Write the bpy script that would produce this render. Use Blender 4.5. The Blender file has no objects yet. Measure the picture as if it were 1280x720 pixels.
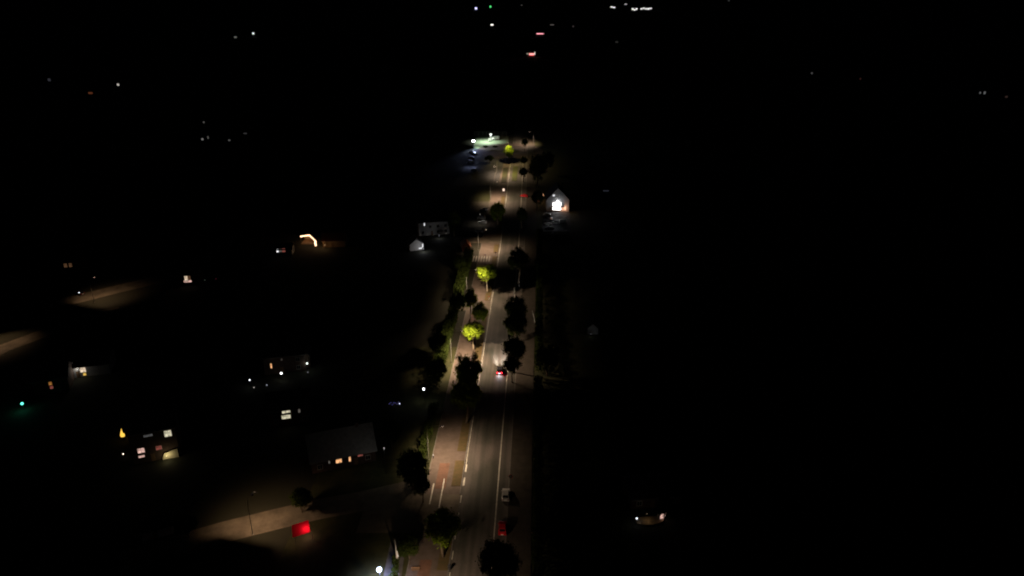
import bpy, bmesh, math, random
from mathutils import Vector, Matrix
R = math.radians
PI = math.pi
random.seed(7)
sc = bpy.context.scene
COL = sc.collection

# ------------------------------------------------------------------ camera
CAM_H = 110.0
PITCH = R(22.6)
F = 914.0                                   # focal length in photo pixels (1280 wide)
SP, CP = math.sin(PITCH), math.cos(PITCH)
cd = bpy.data.cameras.new('camera')
cam = bpy.data.objects.new('camera', cd)
COL.objects.link(cam)
cam.location = (0, 0, CAM_H)
cam.rotation_euler = (R(90) - PITCH, 0, 0)
cd.sensor_width = 36.0
cd.lens = 36.0 * F / 1280.0
cd.clip_start = 0.5
cd.clip_end = 20000
sc.camera = cam


def ray(px, py):
    u = 360 - py
    return Vector((px - 640, F * CP + u * SP, -F * SP + u * CP))


def at(px, py, z=0.0):
    """surveyed ground (or height z) point from the photograph"""
    d = ray(px, py)
    t = (CAM_H - z) / -d.z
    return Vector((d.x * t, d.y * t, z))


def on_plane(px, py, p0, n):
    d = ray(px, py)
    o = Vector((0, 0, CAM_H))
    t = (p0 - o).dot(n) / d.dot(n)
    return o + d * t


def height_at(base, py_top):
    """height of a point above `base` that shows at row py_top"""
    k = (360 - py_top) / F
    d = (base.y * SP - k * base.y * CP) / (CP + k * SP)
    return CAM_H - d


# ------------------------------------------------------------------ materials
MATS = {}


def mat(name, col, rough=0.8, var=0.25, scale=2.0, col2=None, spec=0.3, metal=0.0, bump=0.0, stretch=None):
    if name in MATS:
        return MATS[name]
    m = bpy.data.materials.new(name)
    m.use_nodes = True
    nt = m.node_tree
    b = nt.nodes['Principled BSDF']
    tc = nt.nodes.new('ShaderNodeTexCoord')
    mp = nt.nodes.new('ShaderNodeMapping')
    if stretch:
        mp.inputs['Scale'].default_value = stretch
    nt.links.new(tc.outputs['Object'], mp.inputs['Vector'])
    n = nt.nodes.new('ShaderNodeTexNoise')
    n.inputs['Scale'].default_value = scale
    n.inputs['Detail'].default_value = 6
    n.inputs['Roughness'].default_value = 0.65
    nt.links.new(mp.outputs[0], n.inputs['Vector'])
    r = nt.nodes.new('ShaderNodeValToRGB')
    c2 = col2 or tuple(c * (1 + var) for c in col)
    c1 = col if col2 else tuple(c * (1 - var) for c in col)
    r.color_ramp.elements[0].position = 0.35
    r.color_ramp.elements[1].position = 0.65
    r.color_ramp.elements[0].color = (*c1, 1)
    r.color_ramp.elements[1].color = (*c2, 1)
    nt.links.new(n.outputs['Fac'], r.inputs['Fac'])
    nt.links.new(r.outputs['Color'], b.inputs['Base Color'])
    b.inputs['Roughness'].default_value = rough
    b.inputs['Specular IOR Level'].default_value = spec
    b.inputs['Metallic'].default_value = metal
    if bump:
        bp = nt.nodes.new('ShaderNodeBump')
        bp.inputs['Strength'].default_value = bump
        nt.links.new(n.outputs['Fac'], bp.inputs['Height'])
        nt.links.new(bp.outputs[0], b.inputs['Normal'])
    MATS[name] = m
    return m


def glow(name, col, s):
    if name in MATS:
        return MATS[name]
    m = bpy.data.materials.new(name)
    m.use_nodes = True
    nt = m.node_tree
    nt.nodes.clear()
    o = nt.nodes.new('ShaderNodeOutputMaterial')
    e = nt.nodes.new('ShaderNodeEmission')
    e.inputs['Color'].default_value = (*col, 1)
    e.inputs['Strength'].default_value = s
    nt.links.new(e.outputs[0], o.inputs['Surface'])
    m.cycles.emission_sampling = 'NONE'
    MATS[name] = m
    return m


def window_glow(name, col, s, scale=1.3):
    """a lit room behind glass: uneven, with darker shapes of curtain and furniture"""
    if name in MATS:
        return MATS[name]
    m = glow(name, col, s)
    nt = m.node_tree
    e = [n for n in nt.nodes if n.type == 'EMISSION'][0]
    tc = nt.nodes.new('ShaderNodeTexCoord')
    n = nt.nodes.new('ShaderNodeTexNoise')
    n.inputs['Scale'].default_value = scale
    n.inputs['Detail'].default_value = 2
    r = nt.nodes.new('ShaderNodeValToRGB')
    r.color_ramp.elements[0].position = 0.36
    r.color_ramp.elements[1].position = 0.6
    r.color_ramp.elements[0].color = tuple(c * 0.3 for c in col) + (1,)
    r.color_ramp.elements[1].color = (*col, 1)
    nt.links.new(tc.outputs['Object'], n.inputs['Vector'])
    nt.links.new(n.outputs['Fac'], r.inputs['Fac'])
    nt.links.new(r.outputs['Color'], e.inputs['Color'])
    return m


def asphalt_mat():
    """asphalt with wheel-worn bands along the lanes, patches and fine grain"""
    m = bpy.data.materials.new('asphalt')
    m.use_nodes = True
    nt = m.node_tree
    b = nt.nodes['Principled BSDF']
    uv = nt.nodes.new('ShaderNodeUVMap')
    uv.uv_map = 'UVMap'
    def noise(sx, sy, scale, detail, lo, hi, c0, c1):
        mp = nt.nodes.new('ShaderNodeMapping')
        mp.inputs['Scale'].default_value = (sx, sy, 1)
        nt.links.new(uv.outputs[0], mp.inputs['Vector'])
        n = nt.nodes.new('ShaderNodeTexNoise')
        n.inputs['Scale'].default_value = scale
        n.inputs['Detail'].default_value = detail
        nt.links.new(mp.outputs[0], n.inputs['Vector'])
        r = nt.nodes.new('ShaderNodeValToRGB')
        r.color_ramp.elements[0].position = lo
        r.color_ramp.elements[1].position = hi
        r.color_ramp.elements[0].color = (*c0, 1)
        r.color_ramp.elements[1].color = (*c1, 1)
        nt.links.new(n.outputs['Fac'], r.inputs['Fac'])
        return r
    a = noise(1.0, 0.012, 0.9, 3, 0.35, 0.66, (.070, .069, .058), (.118, .108, .094))
    c = noise(1.0, 0.5, 0.12, 4, 0.4, 0.6, (.62, .66, .62), (1.22, 1.16, 1.2))
    d = noise(1.0, 1.0, 3.0, 6, 0.3, 0.7, (.85, .85, .85), (1.12, 1.12, 1.12))
    m1 = nt.nodes.new('ShaderNodeMix'); m1.data_type = 'RGBA'; m1.blend_type = 'MULTIPLY'
    m1.inputs[0].default_value = 1
    nt.links.new(a.outputs[0], m1.inputs[6]); nt.links.new(c.outputs[0], m1.inputs[7])
    m2 = nt.nodes.new('ShaderNodeMix'); m2.data_type = 'RGBA'; m2.blend_type = 'MULTIPLY'
    m2.inputs[0].default_value = 1
    nt.links.new(m1.outputs[2], m2.inputs[6]); nt.links.new(d.outputs[0], m2.inputs[7])
    nt.links.new(m2.outputs[2], b.inputs['Base Color'])
    b.inputs['Roughness'].default_value = 0.75
    b.inputs['Specular IOR Level'].default_value = 0.25
    MATS['asphalt'] = m
    return m


def leaf_mat(name, c1, c2):
    m = bpy.data.materials.new(name)
    m.use_nodes = True
    nt = m.node_tree
    nt.nodes.clear()
    o = nt.nodes.new('ShaderNodeOutputMaterial')
    d = nt.nodes.new('ShaderNodeBsdfDiffuse')
    t = nt.nodes.new('ShaderNodeBsdfTranslucent')
    mx = nt.nodes.new('ShaderNodeMixShader')
    mx.inputs[0].default_value = 0.3
    tc = nt.nodes.new('ShaderNodeTexCoord')
    n = nt.nodes.new('ShaderNodeTexNoise')
    n.inputs['Scale'].default_value = 5
    n.inputs['Detail'].default_value = 5
    r = nt.nodes.new('ShaderNodeValToRGB')
    r.color_ramp.elements[0].position = 0.35
    r.color_ramp.elements[1].position = 0.65
    r.color_ramp.elements[0].color = (*c1, 1)
    r.color_ramp.elements[1].color = (*c2, 1)
    nt.links.new(tc.outputs['Object'], n.inputs['Vector'])
    nt.links.new(n.outputs['Fac'], r.inputs['Fac'])
    nt.links.new(r.outputs[0], d.inputs['Color'])
    nt.links.new(r.outputs[0], t.inputs['Color'])
    nt.links.new(d.outputs[0], mx.inputs[1])
    nt.links.new(t.outputs[0], mx.inputs[2])
    nt.links.new(mx.outputs[0], o.inputs['Surface'])
    MATS[name] = m
    return m


ASPH = asphalt_mat()
SIDE = mat('side_street_asphalt', (.115, .098, .072), .85, .35, .25)
LOT = mat('lot_asphalt', (.05, .052, .055), .85, .3, .3)
PAVE = mat('brick_paving', (.086, .067, .051), .85, col2=(.125, .098, .082), scale=.5)
PAVE2 = mat('concrete_paving', (.042, .036, .026), .85, col2=(.065, .054, .042), scale=.5)
CYCLE = mat('red_cycle_paving', (.13, .07, .046), .85, .25, .6)
GRASS = mat('grass', (.022, .028, .009), .95, col2=(.05, .05, .018), scale=.35)
VERGE = mat('dry_verge_grass', (.10, .068, .030), .95, col2=(.07, .058, .022), scale=.8)
KERB = mat('kerb_concrete', (.15, .14, .125), .8, .2, 1.5)
PAINT = mat('road_paint', (.62, .60, .52), .6, .25, 1.2)
FIELD = mat('field_ground', (.018, .020, .011), .95, col2=(.032, .030, .02), scale=.012)
COURT = mat('court_turf', (.15, .19, .125), .9, .15, .5)
BARK = mat('bark', (.13, .10, .07), .9, .35, 3)
PALEBARK = mat('pale_bark', (.34, .29, .21), .9, .25, 3)
STEEL = mat('galvanised_steel', (.25, .25, .24), .5, .1, 3, metal=.3)
DARKMET = mat('dark_metal', (.04, .04, .045), .5, .2, 3)
WHITEM = mat('white_paint', (.78, .78, .76), .45, .06, 3)
BRICK = mat('red_brick', (.30, .11, .06), .9, .3, 2)
BROWNBRICK = mat('brown_brick', (.08, .052, .04), .9, .3, 2)
RENDERW = mat('white_render', (.62, .60, .57), .85, .1, .8)
GREYR = mat('grey_render', (.34, .33, .32), .85, .15, .8)
TILE = mat('dark_roof_tiles', (.055, .05, .05), .8, .3, 1.5)
TILEG = mat('grey_roof_tiles', (.19, .19, .185), .8, .2, 1.0)
TILER = mat('red_roof_tiles', (.20, .07, .04), .8, .3, 1.5)
GLASS = mat('dark_glass', (.012, .013, .016), .08, .2, 1, spec=.8)
RUBBER = mat('tyre_rubber', (.02, .02, .02), .9, .1, 5)
WOOD = mat('timber', (.18, .11, .06), .8, .3, 3)
FRAME = mat('window_frame', (.55, .54, .50), .5, .06, 3)
REDP = mat('red_sign_paint', (.5, .03, .025), .45, .06, 3)
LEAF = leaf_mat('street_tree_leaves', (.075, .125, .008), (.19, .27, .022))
LEAFD = leaf_mat('garden_and_shaded_leaves', (.022, .037, .009), (.052, .072, .016))  # also on the right street row, where the darker colour stands for shade

# ------------------------------------------------------------------ mesh helpers


class MB:
    def __init__(self):
        self.v = []
        self.f = []

    def quad(self, a, b, c, d):
        i = len(self.v)
        self.v += [tuple(a), tuple(b), tuple(c), tuple(d)]
        self.f.append((i, i + 1, i + 2, i + 3))

    def poly(self, pts):
        i = len(self.v)
        self.v += [tuple(p) for p in pts]
        self.f.append(tuple(range(i, i + len(pts))))

    def box(self, x0, y0, z0, x1, y1, z1):
        i = len(self.v)
        self.v += [(x0, y0, z0), (x1, y0, z0), (x1, y1, z0), (x0, y1, z0),
                   (x0, y0, z1), (x1, y0, z1), (x1, y1, z1), (x0, y1, z1)]
        for q in ((0, 3, 2, 1), (4, 5, 6, 7), (0, 1, 5, 4), (1, 2, 6, 5), (2, 3, 7, 6), (3, 0, 4, 7)):
            self.f.append(tuple(i + k for k in q))
        return self

    def prism(self, pts, a, b, axis='y'):
        """pts: 2-D outline; extruded from a to b on the axis"""
        def P(p, t):
            if axis == 'y':
                return (p[0], t, p[1])
            if axis == 'x':
                return (t, p[0], p[1])
            return (p[0], p[1], t)
        n = len(pts)
        i = len(self.v)
        self.v += [P(p, a) for p in pts] + [P(p, b) for p in pts]
        self.f.append(tuple(i + k for k in range(n)))
        self.f.append(tuple(i + n + k for k in reversed(range(n))))
        for k in range(n):
            k2 = (k + 1) % n
            self.f.append((i + k, i + n + k, i + n + k2, i + k2))
        return self

    def tube(self, pts, rad, seg=8):
        if not isinstance(rad, (list, tuple)):
            rad = [rad] * len(pts)
        i0 = len(self.v)
        pts = [Vector(p) for p in pts]
        for k, p in enumerate(pts):
            d = (pts[min(k + 1, len(pts) - 1)] - pts[max(k - 1, 0)]).normalized()
            up = Vector((0, 0, 1)) if abs(d.z) < .9 else Vector((1, 0, 0))
            a = d.cross(up).normalized()
            b = d.cross(a).normalized()
            for s in range(seg):
                w = 2 * PI * s / seg
                self.v.append(tuple(p + (a * math.cos(w) + b * math.sin(w)) * rad[k]))
        for k in range(len(pts) - 1):
            for s in range(seg):
                a = i0 + k * seg + s
                b = i0 + k * seg + (s + 1) % seg
                self.f.append((a, b, b + seg, a + seg))
        self.f.append(tuple(i0 + s for s in reversed(range(seg))))
        e = i0 + (len(pts) - 1) * seg
        self.f.append(tuple(e + s for s in range(seg)))
        return self

    def ball(self, c, r, seg=10, rings=6, sz=1.0):
        i0 = len(self.v)
        c = Vector(c)
        for k in range(1, rings):
            th = PI * k / rings
            for s in range(seg):
                w = 2 * PI * s / seg
                self.v.append((c.x + r * math.sin(th) * math.cos(w), c.y + r * math.sin(th) * math.sin(w), c.z + r * sz * math.cos(th)))
        self.v.append((c.x, c.y, c.z + r * sz))
        self.v.append((c.x, c.y, c.z - r * sz))
        t, b = len(self.v) - 2, len(self.v) - 1
        for k in range(rings - 2):
            for s in range(seg):
                a = i0 + k * seg + s
                d = i0 + k * seg + (s + 1) % seg
                self.f.append((a, a + seg, d + seg, d))
        for s in range(seg):
            self.f.append((t, i0 + s, i0 + (s + 1) % seg))
            e = i0 + (rings - 2) * seg
            self.f.append((b, e + (s + 1) % seg, e + s))
        return self

    def mesh(self, name, m):
        me = bpy.data.meshes.new(name)
        me.from_pydata(self.v, [], self.f)
        me.materials.append(m)
        me.update()
        return me

    def build(self, name, m, parent=None, bevel=0, smooth=False):
        me = self.mesh(name, m)
        if bevel:
            bm = bmesh.new()
            bm.from_mesh(me)
            bmesh.ops.remove_doubles(bm, verts=bm.verts, dist=1e-4)
            bmesh.ops.bevel(bm, geom=bm.edges[:], offset=bevel, segments=2, affect='EDGES', clamp_overlap=True)
            bm.to_mesh(me)
            bm.free()
        if smooth:
            for p in me.polygons:
                p.use_smooth = True
        o = bpy.data.objects.new(name, me)
        COL.objects.link(o)
        if parent:
            o.parent = parent
        return o


def tag(o, label=None, cat=None, group=None, kind=None):
    if label: o['label'] = label
    if cat: o['category'] = cat
    if group: o['group'] = group
    if kind: o['kind'] = kind
    return o


def empty(name, loc, rz=0, label=None, cat=None, group=None):
    o = bpy.data.objects.new(name, None)
    COL.objects.link(o)
    o.location = loc
    o.rotation_euler = (0, 0, rz)
    o.empty_display_size = .3
    return tag(o, label, cat, group)


def kids(o):
    return [c for c in ALLK.get(o.name, [])]


def copy_tree(o, parent=None, swap=None):
    c = o.copy()
    COL.objects.link(c)
    c.parent = parent
    if swap and c.type == 'MESH' and c.data.materials and c.data.materials[0].name in swap:
        c.data = c.data.copy()
        c.data.materials[0] = swap[c.data.materials[0].name]
    for ch in [k for k in list(COL.objects) if k.parent == o]:
        copy_tree(ch, c, swap)
    return c


def light(kind, loc, energy, col, parent=None, name='lamp_light', size=.15, cone=150, blend=.4, rot=(0, 0, 0)):
    l = bpy.data.lights.new(name, kind)
    l.energy = energy
    l.color = col
    if kind in ('POINT', 'SPOT'):
        l.shadow_soft_size = size
    if kind == 'SPOT':
        l.spot_size = R(cone)
        l.spot_blend = blend
    o = bpy.data.objects.new(name, l)
    COL.objects.link(o)
    o.location = loc
    o.rotation_euler = rot
    if parent:
        o.parent = parent
    return o


# ------------------------------------------------------------------ the boulevard's line
CY = [(60, -5.9), (125.8, -3.85), (170.5, -2.4), (230, -.1), (290, 2.3), (350, 4.1), (407, 5.5), (480, 7.4), (560, 9.5), (700, 13.0)]


def cx(y):
    if y <= CY[0][0]:
        return CY[0][1]
    for (a, xa), (b, xb) in zip(CY, CY[1:]):
        if y <= b:
            return xa + (xb - xa) * (y - a) / (b - a)
    return CY[-1][1]


# smooth the polyline a little
_cx = cx


def cx(y):
    return sum(_cx(y + d) for d in (-24, -12, 0, 12, 24)) / 5


def ribbon(name, s0, s1, y0, y1, z, m, z0=None, kind='structure', step=6, link=True):
    """a strip along the boulevard between offsets s0 and s1 (metres from the solid line)"""
    n = max(1, int(abs(y1 - y0) / step))
    me = bpy.data.meshes.new(name)
    v, f, uv = [], [], []
    for k in range(n + 1):
        y = y0 + (y1 - y0) * k / n
        c = cx(y)
        v += [(c + s0, y, z), (c + s1, y, z)]
        if z0 is not None:
            v += [(c + s0, y, z0), (c + s1, y, z0)]
    w = 4 if z0 is not None else 2
    for k in range(n):
        a = k * w
        f.append((a, a + 1, a + w + 1, a + w))
        if z0 is not None:
            f.append((a + 2, a, a + w, a + w + 2))
            f.append((a + 1, a + 3, a + w + 3, a + w + 1))
    if z0 is not None:
        f.append((2, 3, 1, 0))
        a = n * w
        f.append((a, a + 1, a + 3, a + 2))
    me.from_pydata(v, [], f)
    l = me.uv_layers.new(name='UVMap')
    for lp in me.loops:
        p = v[lp.vertex_index]
        l.data[lp.index].uv = (p[0] - cx(p[1]), p[1])
    me.materials.append(m)
    o = bpy.data.objects.new(name, me)
    COL.objects.link(o)
    if kind:
        tag(o, kind=kind)
    return o


def strip(name, pts, w, z, m):
    """a street along ground points"""
    mb = MB()
    L, Rr = [], []
    for k, p in enumerate(pts):
        d = (pts[min(k + 1, len(pts) - 1)] - pts[max(k - 1, 0)])
        d.z = 0
        d.normalize()
        n = Vector((-d.y, d.x, 0)) * w / 2
        L.append(Vector((p.x + n.x, p.y + n.y, z)))
        Rr.append(Vector((p.x - n.x, p.y - n.y, z)))
    for k in range(len(pts) - 1):
        mb.quad(Rr[k], Rr[k + 1], L[k + 1], L[k])
    o = mb.build(name, m)
    return tag(o, kind='structure')


# ------------------------------------------------------------------ ground, boulevard
g = MB()
g.quad((-9000, -1500, 0), (9000, -1500, 0), (9000, 14000, 0), (-9000, 14000, 0))
tag(g.build('ground', FIELD), kind='structure')
Y0, Y1 = 60, 640
ribbon('pavement', -11.3, -8.85, Y0, 500, .014, PAVE)
ribbon('road', -8.6, 2.45, Y0, Y1, .012, ASPH)
ribbon('lawn', -44, -17.2, Y0, 214, .004, GRASS)
ribbon('lawn', -36, -17.2, 335, 520, .004, GRASS)
ribbon('lawn', 8.2, 30, Y0, 560, .004, GRASS)
ribbon('cycle_path', -17.0, -11.3, Y0, 500, .016, PAVE)
ribbon('pavement', 2.7, 8.0, Y0, 560, .13, PAVE2, 0)
ribbon('kerb', 2.45, 2.695, Y0, 560, .145, KERB, 0)
# side streets meeting the boulevard on its left
JUNC = [(126, 139), (243, 250), (318, 326)]


def segs(a, b, gaps):
    out = []
    y = a
    for g0, g1 in gaps:
        if g0 > y:
            out.append((y, g0))
        y = g1
    if y < b:
        out.append((y, b))
    return out


for a, b in segs(Y0, 500, JUNC):
    ribbon('kerb', -8.85, -8.602, a, b, .12, KERB, 0)
    ribbon('kerb', -17.2, -17.002, a, b, .10, KERB, 0)
for a, b in [(64, 112), (115, 124), (142, 152), (156, 186), (188, 242), (252, 300), (305, 316), (328, 370), (374, 398)]:
    ribbon('grass_verge', -11.1, -8.9, a, b, .09, VERGE, 0)
ribbon('side_street', -30, -8.6, 126, 139, .020, SIDE)
ribbon('side_street', -22, -8.6, 243, 250, .020, SIDE)
ribbon('side_street', -30, -8.6, 318, 326, .020, SIDE)
# red patches of the cycle crossing and lay-by paving
ribbon('cycle_path', -14.9, -12.4, 141, 151, .022, CYCLE)
ribbon('cycle_path', -14.9, -12.4, 104, 118, .022, CYCLE)
ribbon('cycle_path', -15.4, -12.0, 228, 240, .022, CYCLE)


def mark(s0, s1, y0, y1, z=.026):
    return ribbon('road_marking', s0, s1, y0, y1, z, PAINT)


mark(-.13, .10, Y0, 178)
mark(-.10, .08, 178, 480)
mark(-8.42, -8.28, 150, 480)
for y in range(70, 150, 6):
    mark(-8.42, -8.27, y, y + 2.6)
# bold give-way blocks by the crossing
for y0, y1 in ((147.5, 150.5), (142.2, 145.2)):
    mark(-9.0 + .62, -8.0, y0, y1, .030)
mark(-13.15, -12.92, 134.2, 144.8, .030)
mark(-15.45, -15.22, 135.5, 143.0, .030)
# zebra crossing over the far side street
for k in range(7):
    s = -19.4 + k * 1.15
    ribbon('road_marking', s, s + .5, 293.5, 300.5, .034, mat('worn_paint', (.27, .25, .21), .7, .3, 1))
# hatched approach and grass median near the roundabout
ribbon('grass_median', -6.4, -3.2, 432, 470, .13, mat('median_grass', (.07, .085, .015), .9, .2, .6), 0)
ribbon('grass_median', -12.6, -9.4, 428, 466, .11, GRASS, 0)
# far junction: wide asphalt plaza
mb = MB()
c0 = at(637, 189)
mb.poly([(c0.x + 24 * math.cos(2 * PI * k / 40), c0.y + 27 * math.sin(2 * PI * k / 40), .030) for k in range(40)])
tag(mb.build('roundabout_road', mat('junction_asphalt', (.085, .066, .058), .85, .3, .2)), kind='structure')
mb = MB()
mb.prism([(c0.x + 6.5 * math.cos(2 * PI * k / 24), c0.y + 6.5 * math.sin(2 * PI * k / 24)) for k in range(24)], 0.03, .2, 'z')
tag(mb.build('roundabout_island', GRASS), kind='structure')

# streets in the estate on the left
strip('estate_street', [at(-60, 470), at(0, 437), at(40, 422), at(78, 407), at(110, 396), at(150, 388)], 7, .014, SIDE)
strip('estate_street', [at(60, 381), at(100, 373), at(140, 363), at(186, 352), at(230, 345)], 9, .016, SIDE)
strip('estate_street', [at(150, 705), at(220, 682), at(280, 665), at(340, 650), at(400, 636), at(450, 627), at(515, 612)], 7.2, .016, SIDE)
mb = MB()
mb.poly([at(566, 232, .018), at(622, 232, .018), at(634, 187.5, .018), at(592, 187.5, .018)])
tag(mb.build('car_park', LOT), kind='structure')
mb = MB()
mb.poly([at(591, 187.2, .022), at(636, 187.2, .022), at(635.5, 170.5, .022), at(595, 170.5, .022)])
tag(mb.build('sports_court', COURT), kind='structure')
mb = MB()
mb.poly([at(676, 292, .018), at(714, 292, .018), at(712, 262, .018), at(681, 262, .018)])
tag(mb.build('forecourt', LOT), kind='structure')
mb = MB()
mb.poly([at(575, 290, .02), at(606, 290, .02), at(612, 252, .02), at(590, 252, .02)])
tag(mb.build('car_park', mat('gravel_lot', (.085, .078, .06), .9, .3, .4)), kind='structure')

# ------------------------------------------------------------------ trees


def crown_mesh(seed, m, n_cl=105, per=85, leaf=.13, squash=1.0):
    """unit crown (radius 1): leaf-sized faces gathered in clumps, ragged at the rim"""
    rd = random.Random(seed)
    mb = MB()
    lob = [(rd.uniform(0, 2 * PI), rd.uniform(-.6, .8), rd.uniform(.66, 1.12)) for _ in range(9)]
    for c in range(n_cl):
        a = rd.uniform(0, 2 * PI)
        z = max(-.9, min(.97, rd.gauss(.05, .48)))
        rr = math.sqrt(max(0, 1 - z * z)) * (1 - .22 * max(z, 0) - .12 * max(-z, 0))
        k = rd.choice((rd.uniform(.74, .95), rd.uniform(.35, .85)))
        for la, lz, lk in lob:
            dd = abs((a - la + PI) % (2 * PI) - PI) + abs(z - lz)
            if dd < .7:
                k *= lk ** (1 - dd / .7)
        cc = Vector((math.cos(a) * rr * k * .92, math.sin(a) * rr * k * .92, z * k * .95 * squash))
        if rd.random() < .08:
            k *= 1.16
        cr = rd.uniform(.15, .30)
        for _ in range(per):
            o = Vector((rd.gauss(0, 1), rd.gauss(0, 1), rd.gauss(0, .7)))
            o = o.normalized() * cr * rd.random() ** .4 * (1.5 if rd.random() < .12 else 1)
            p = cc + o
            n = (o.normalized() + Vector((rd.gauss(0, .6), rd.gauss(0, .6), rd.gauss(0, .6) + .3))).normalized()
            t = n.orthogonal().normalized()
            t.rotate(Matrix.Rotation(rd.uniform(0, 6.28), 3, n))
            b = n.cross(t)
            s = leaf * rd.uniform(.5, 1.0)
            mb.quad(p - t * s * .5, p - b * s * .32, p + t * s * .5, p + b * s * .32)
    return mb.mesh('crown', m)


CROWNS = [crown_mesh(11 + k, LEAF) for k in range(4)]
CROWNSD = [crown_mesh(31 + k, LEAFD) for k in range(3)]


def trunk_mb(h, rc, zc, r0, seed, rz):
    rd = random.Random(seed)
    mb = MB()
    lean = rd.uniform(-.02, .02)
    top = zc
    mb.tube([(0, 0, 0), (lean * h, 0, h * .1), (lean * h * 2, .02 * h, top * .6), (lean * h * 2.5, .01 * h, top + rz * .3)],
            [r0 * 1.25, r0, r0 * .75, r0 * .2], 8)
    for k in range(6):
        a = k * 1.05 + rd.uniform(-.3, .3)
        z0 = (zc - rz * .75) * rd.uniform(.85, 1.1)
        e = Vector((math.cos(a) * rc * .65, math.sin(a) * rc * .65, zc + rd.uniform(-.2, .5) * rz))
        s = Vector((lean * h * 2, 0, z0))
        mid = s.lerp(e, .5) + Vector((0, 0, -.05 * h))
        mb.tube([s, mid, e], [r0 * .45, r0 * .3, r0 * .08], 5)
    return mb


NT = [0]


def tree(bx, by, top, bot, wid, label, group='trees lining the boulevard', dark=False, bark=BARK, variant=None, cat='tree', name='broadleaf_tree'):
    """bx,by: foot of the trunk in the photograph; top / bot: rows of the crown; wid: crown width in px"""
    NT[0] += 1
    base = at(bx, by)
    ppm = F / (base.y * CP + CAM_H * SP)
    h = height_at(base, top)
    hb = max(1.6, height_at(base, bot))
    rx = wid / ppm / 2
    # the crown's near and far rim shift its rows a little: shrink accordingly
    h = h - rx * math.sin(R(18)) * .6
    rz = (h - hb) / 2
    zc = (h + hb) / 2
    o = empty(name, base, random.Random(NT[0]).uniform(0, 6), label, cat, group)
    r0 = .022 * h
    trunk_mb(h, rx, zc, r0, NT[0], rz).build('trunk', bark, o, smooth=True)
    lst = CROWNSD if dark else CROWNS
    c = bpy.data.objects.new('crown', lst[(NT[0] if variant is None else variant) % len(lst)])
    COL.objects.link(c)
    c.parent = o
    c.location = (0, 0, zc)
    c.scale = (rx * 1.02, rx * 1.02, rz * 1.03)
    return o


# left row, near to far
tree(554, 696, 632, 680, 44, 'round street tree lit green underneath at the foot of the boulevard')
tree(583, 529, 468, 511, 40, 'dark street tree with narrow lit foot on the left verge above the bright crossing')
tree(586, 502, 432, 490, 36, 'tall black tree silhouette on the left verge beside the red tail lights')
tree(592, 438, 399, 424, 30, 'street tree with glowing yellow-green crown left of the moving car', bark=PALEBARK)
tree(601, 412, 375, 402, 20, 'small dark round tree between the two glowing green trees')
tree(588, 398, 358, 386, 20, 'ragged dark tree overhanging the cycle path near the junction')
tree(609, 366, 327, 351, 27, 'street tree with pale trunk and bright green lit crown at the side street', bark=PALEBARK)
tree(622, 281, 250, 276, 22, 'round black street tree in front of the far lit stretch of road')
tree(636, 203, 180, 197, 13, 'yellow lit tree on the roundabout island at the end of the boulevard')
# right row: darker leaves put the crowns' shade into their colour
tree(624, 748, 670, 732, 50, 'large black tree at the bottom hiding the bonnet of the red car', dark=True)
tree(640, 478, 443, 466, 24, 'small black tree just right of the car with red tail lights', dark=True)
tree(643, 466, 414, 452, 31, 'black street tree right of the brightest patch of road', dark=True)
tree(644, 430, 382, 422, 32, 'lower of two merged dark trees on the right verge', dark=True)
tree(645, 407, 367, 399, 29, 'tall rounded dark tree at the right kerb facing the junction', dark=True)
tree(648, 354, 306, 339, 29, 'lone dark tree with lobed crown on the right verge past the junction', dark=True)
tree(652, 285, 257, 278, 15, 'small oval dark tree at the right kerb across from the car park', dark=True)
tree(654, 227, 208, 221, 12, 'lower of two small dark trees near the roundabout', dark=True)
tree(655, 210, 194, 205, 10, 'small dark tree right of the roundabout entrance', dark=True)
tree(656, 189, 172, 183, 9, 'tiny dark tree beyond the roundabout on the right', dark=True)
# small shrubs on the court's edge and dark garden trees flanking the street
G2 = 'garden trees in the dark beside the boulevard'
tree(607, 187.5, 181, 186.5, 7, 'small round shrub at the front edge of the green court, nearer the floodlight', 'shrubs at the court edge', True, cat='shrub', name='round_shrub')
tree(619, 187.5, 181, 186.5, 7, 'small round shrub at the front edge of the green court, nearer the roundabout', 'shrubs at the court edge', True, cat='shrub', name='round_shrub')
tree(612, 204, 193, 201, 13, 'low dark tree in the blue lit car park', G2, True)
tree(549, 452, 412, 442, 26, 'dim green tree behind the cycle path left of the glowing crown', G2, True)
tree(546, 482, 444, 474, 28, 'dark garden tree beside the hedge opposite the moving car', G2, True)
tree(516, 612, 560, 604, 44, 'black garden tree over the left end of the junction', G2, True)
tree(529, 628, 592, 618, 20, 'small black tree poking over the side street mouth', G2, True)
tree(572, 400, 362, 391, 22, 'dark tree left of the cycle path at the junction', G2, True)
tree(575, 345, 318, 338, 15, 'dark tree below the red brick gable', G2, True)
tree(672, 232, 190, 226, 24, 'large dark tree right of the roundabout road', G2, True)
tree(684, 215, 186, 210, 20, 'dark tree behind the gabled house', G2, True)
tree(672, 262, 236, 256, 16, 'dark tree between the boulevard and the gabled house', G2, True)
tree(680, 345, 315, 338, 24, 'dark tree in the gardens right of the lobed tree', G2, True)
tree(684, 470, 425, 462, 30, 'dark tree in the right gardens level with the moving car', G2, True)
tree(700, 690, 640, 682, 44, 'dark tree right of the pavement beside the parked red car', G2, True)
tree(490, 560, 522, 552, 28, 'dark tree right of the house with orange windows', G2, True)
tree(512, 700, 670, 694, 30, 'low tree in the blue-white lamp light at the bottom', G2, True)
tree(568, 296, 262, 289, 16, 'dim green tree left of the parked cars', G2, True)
tree(98, 356, 341, 352, 18, 'garden tree glowing dimly at the head of the estate street', G2, True)
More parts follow.
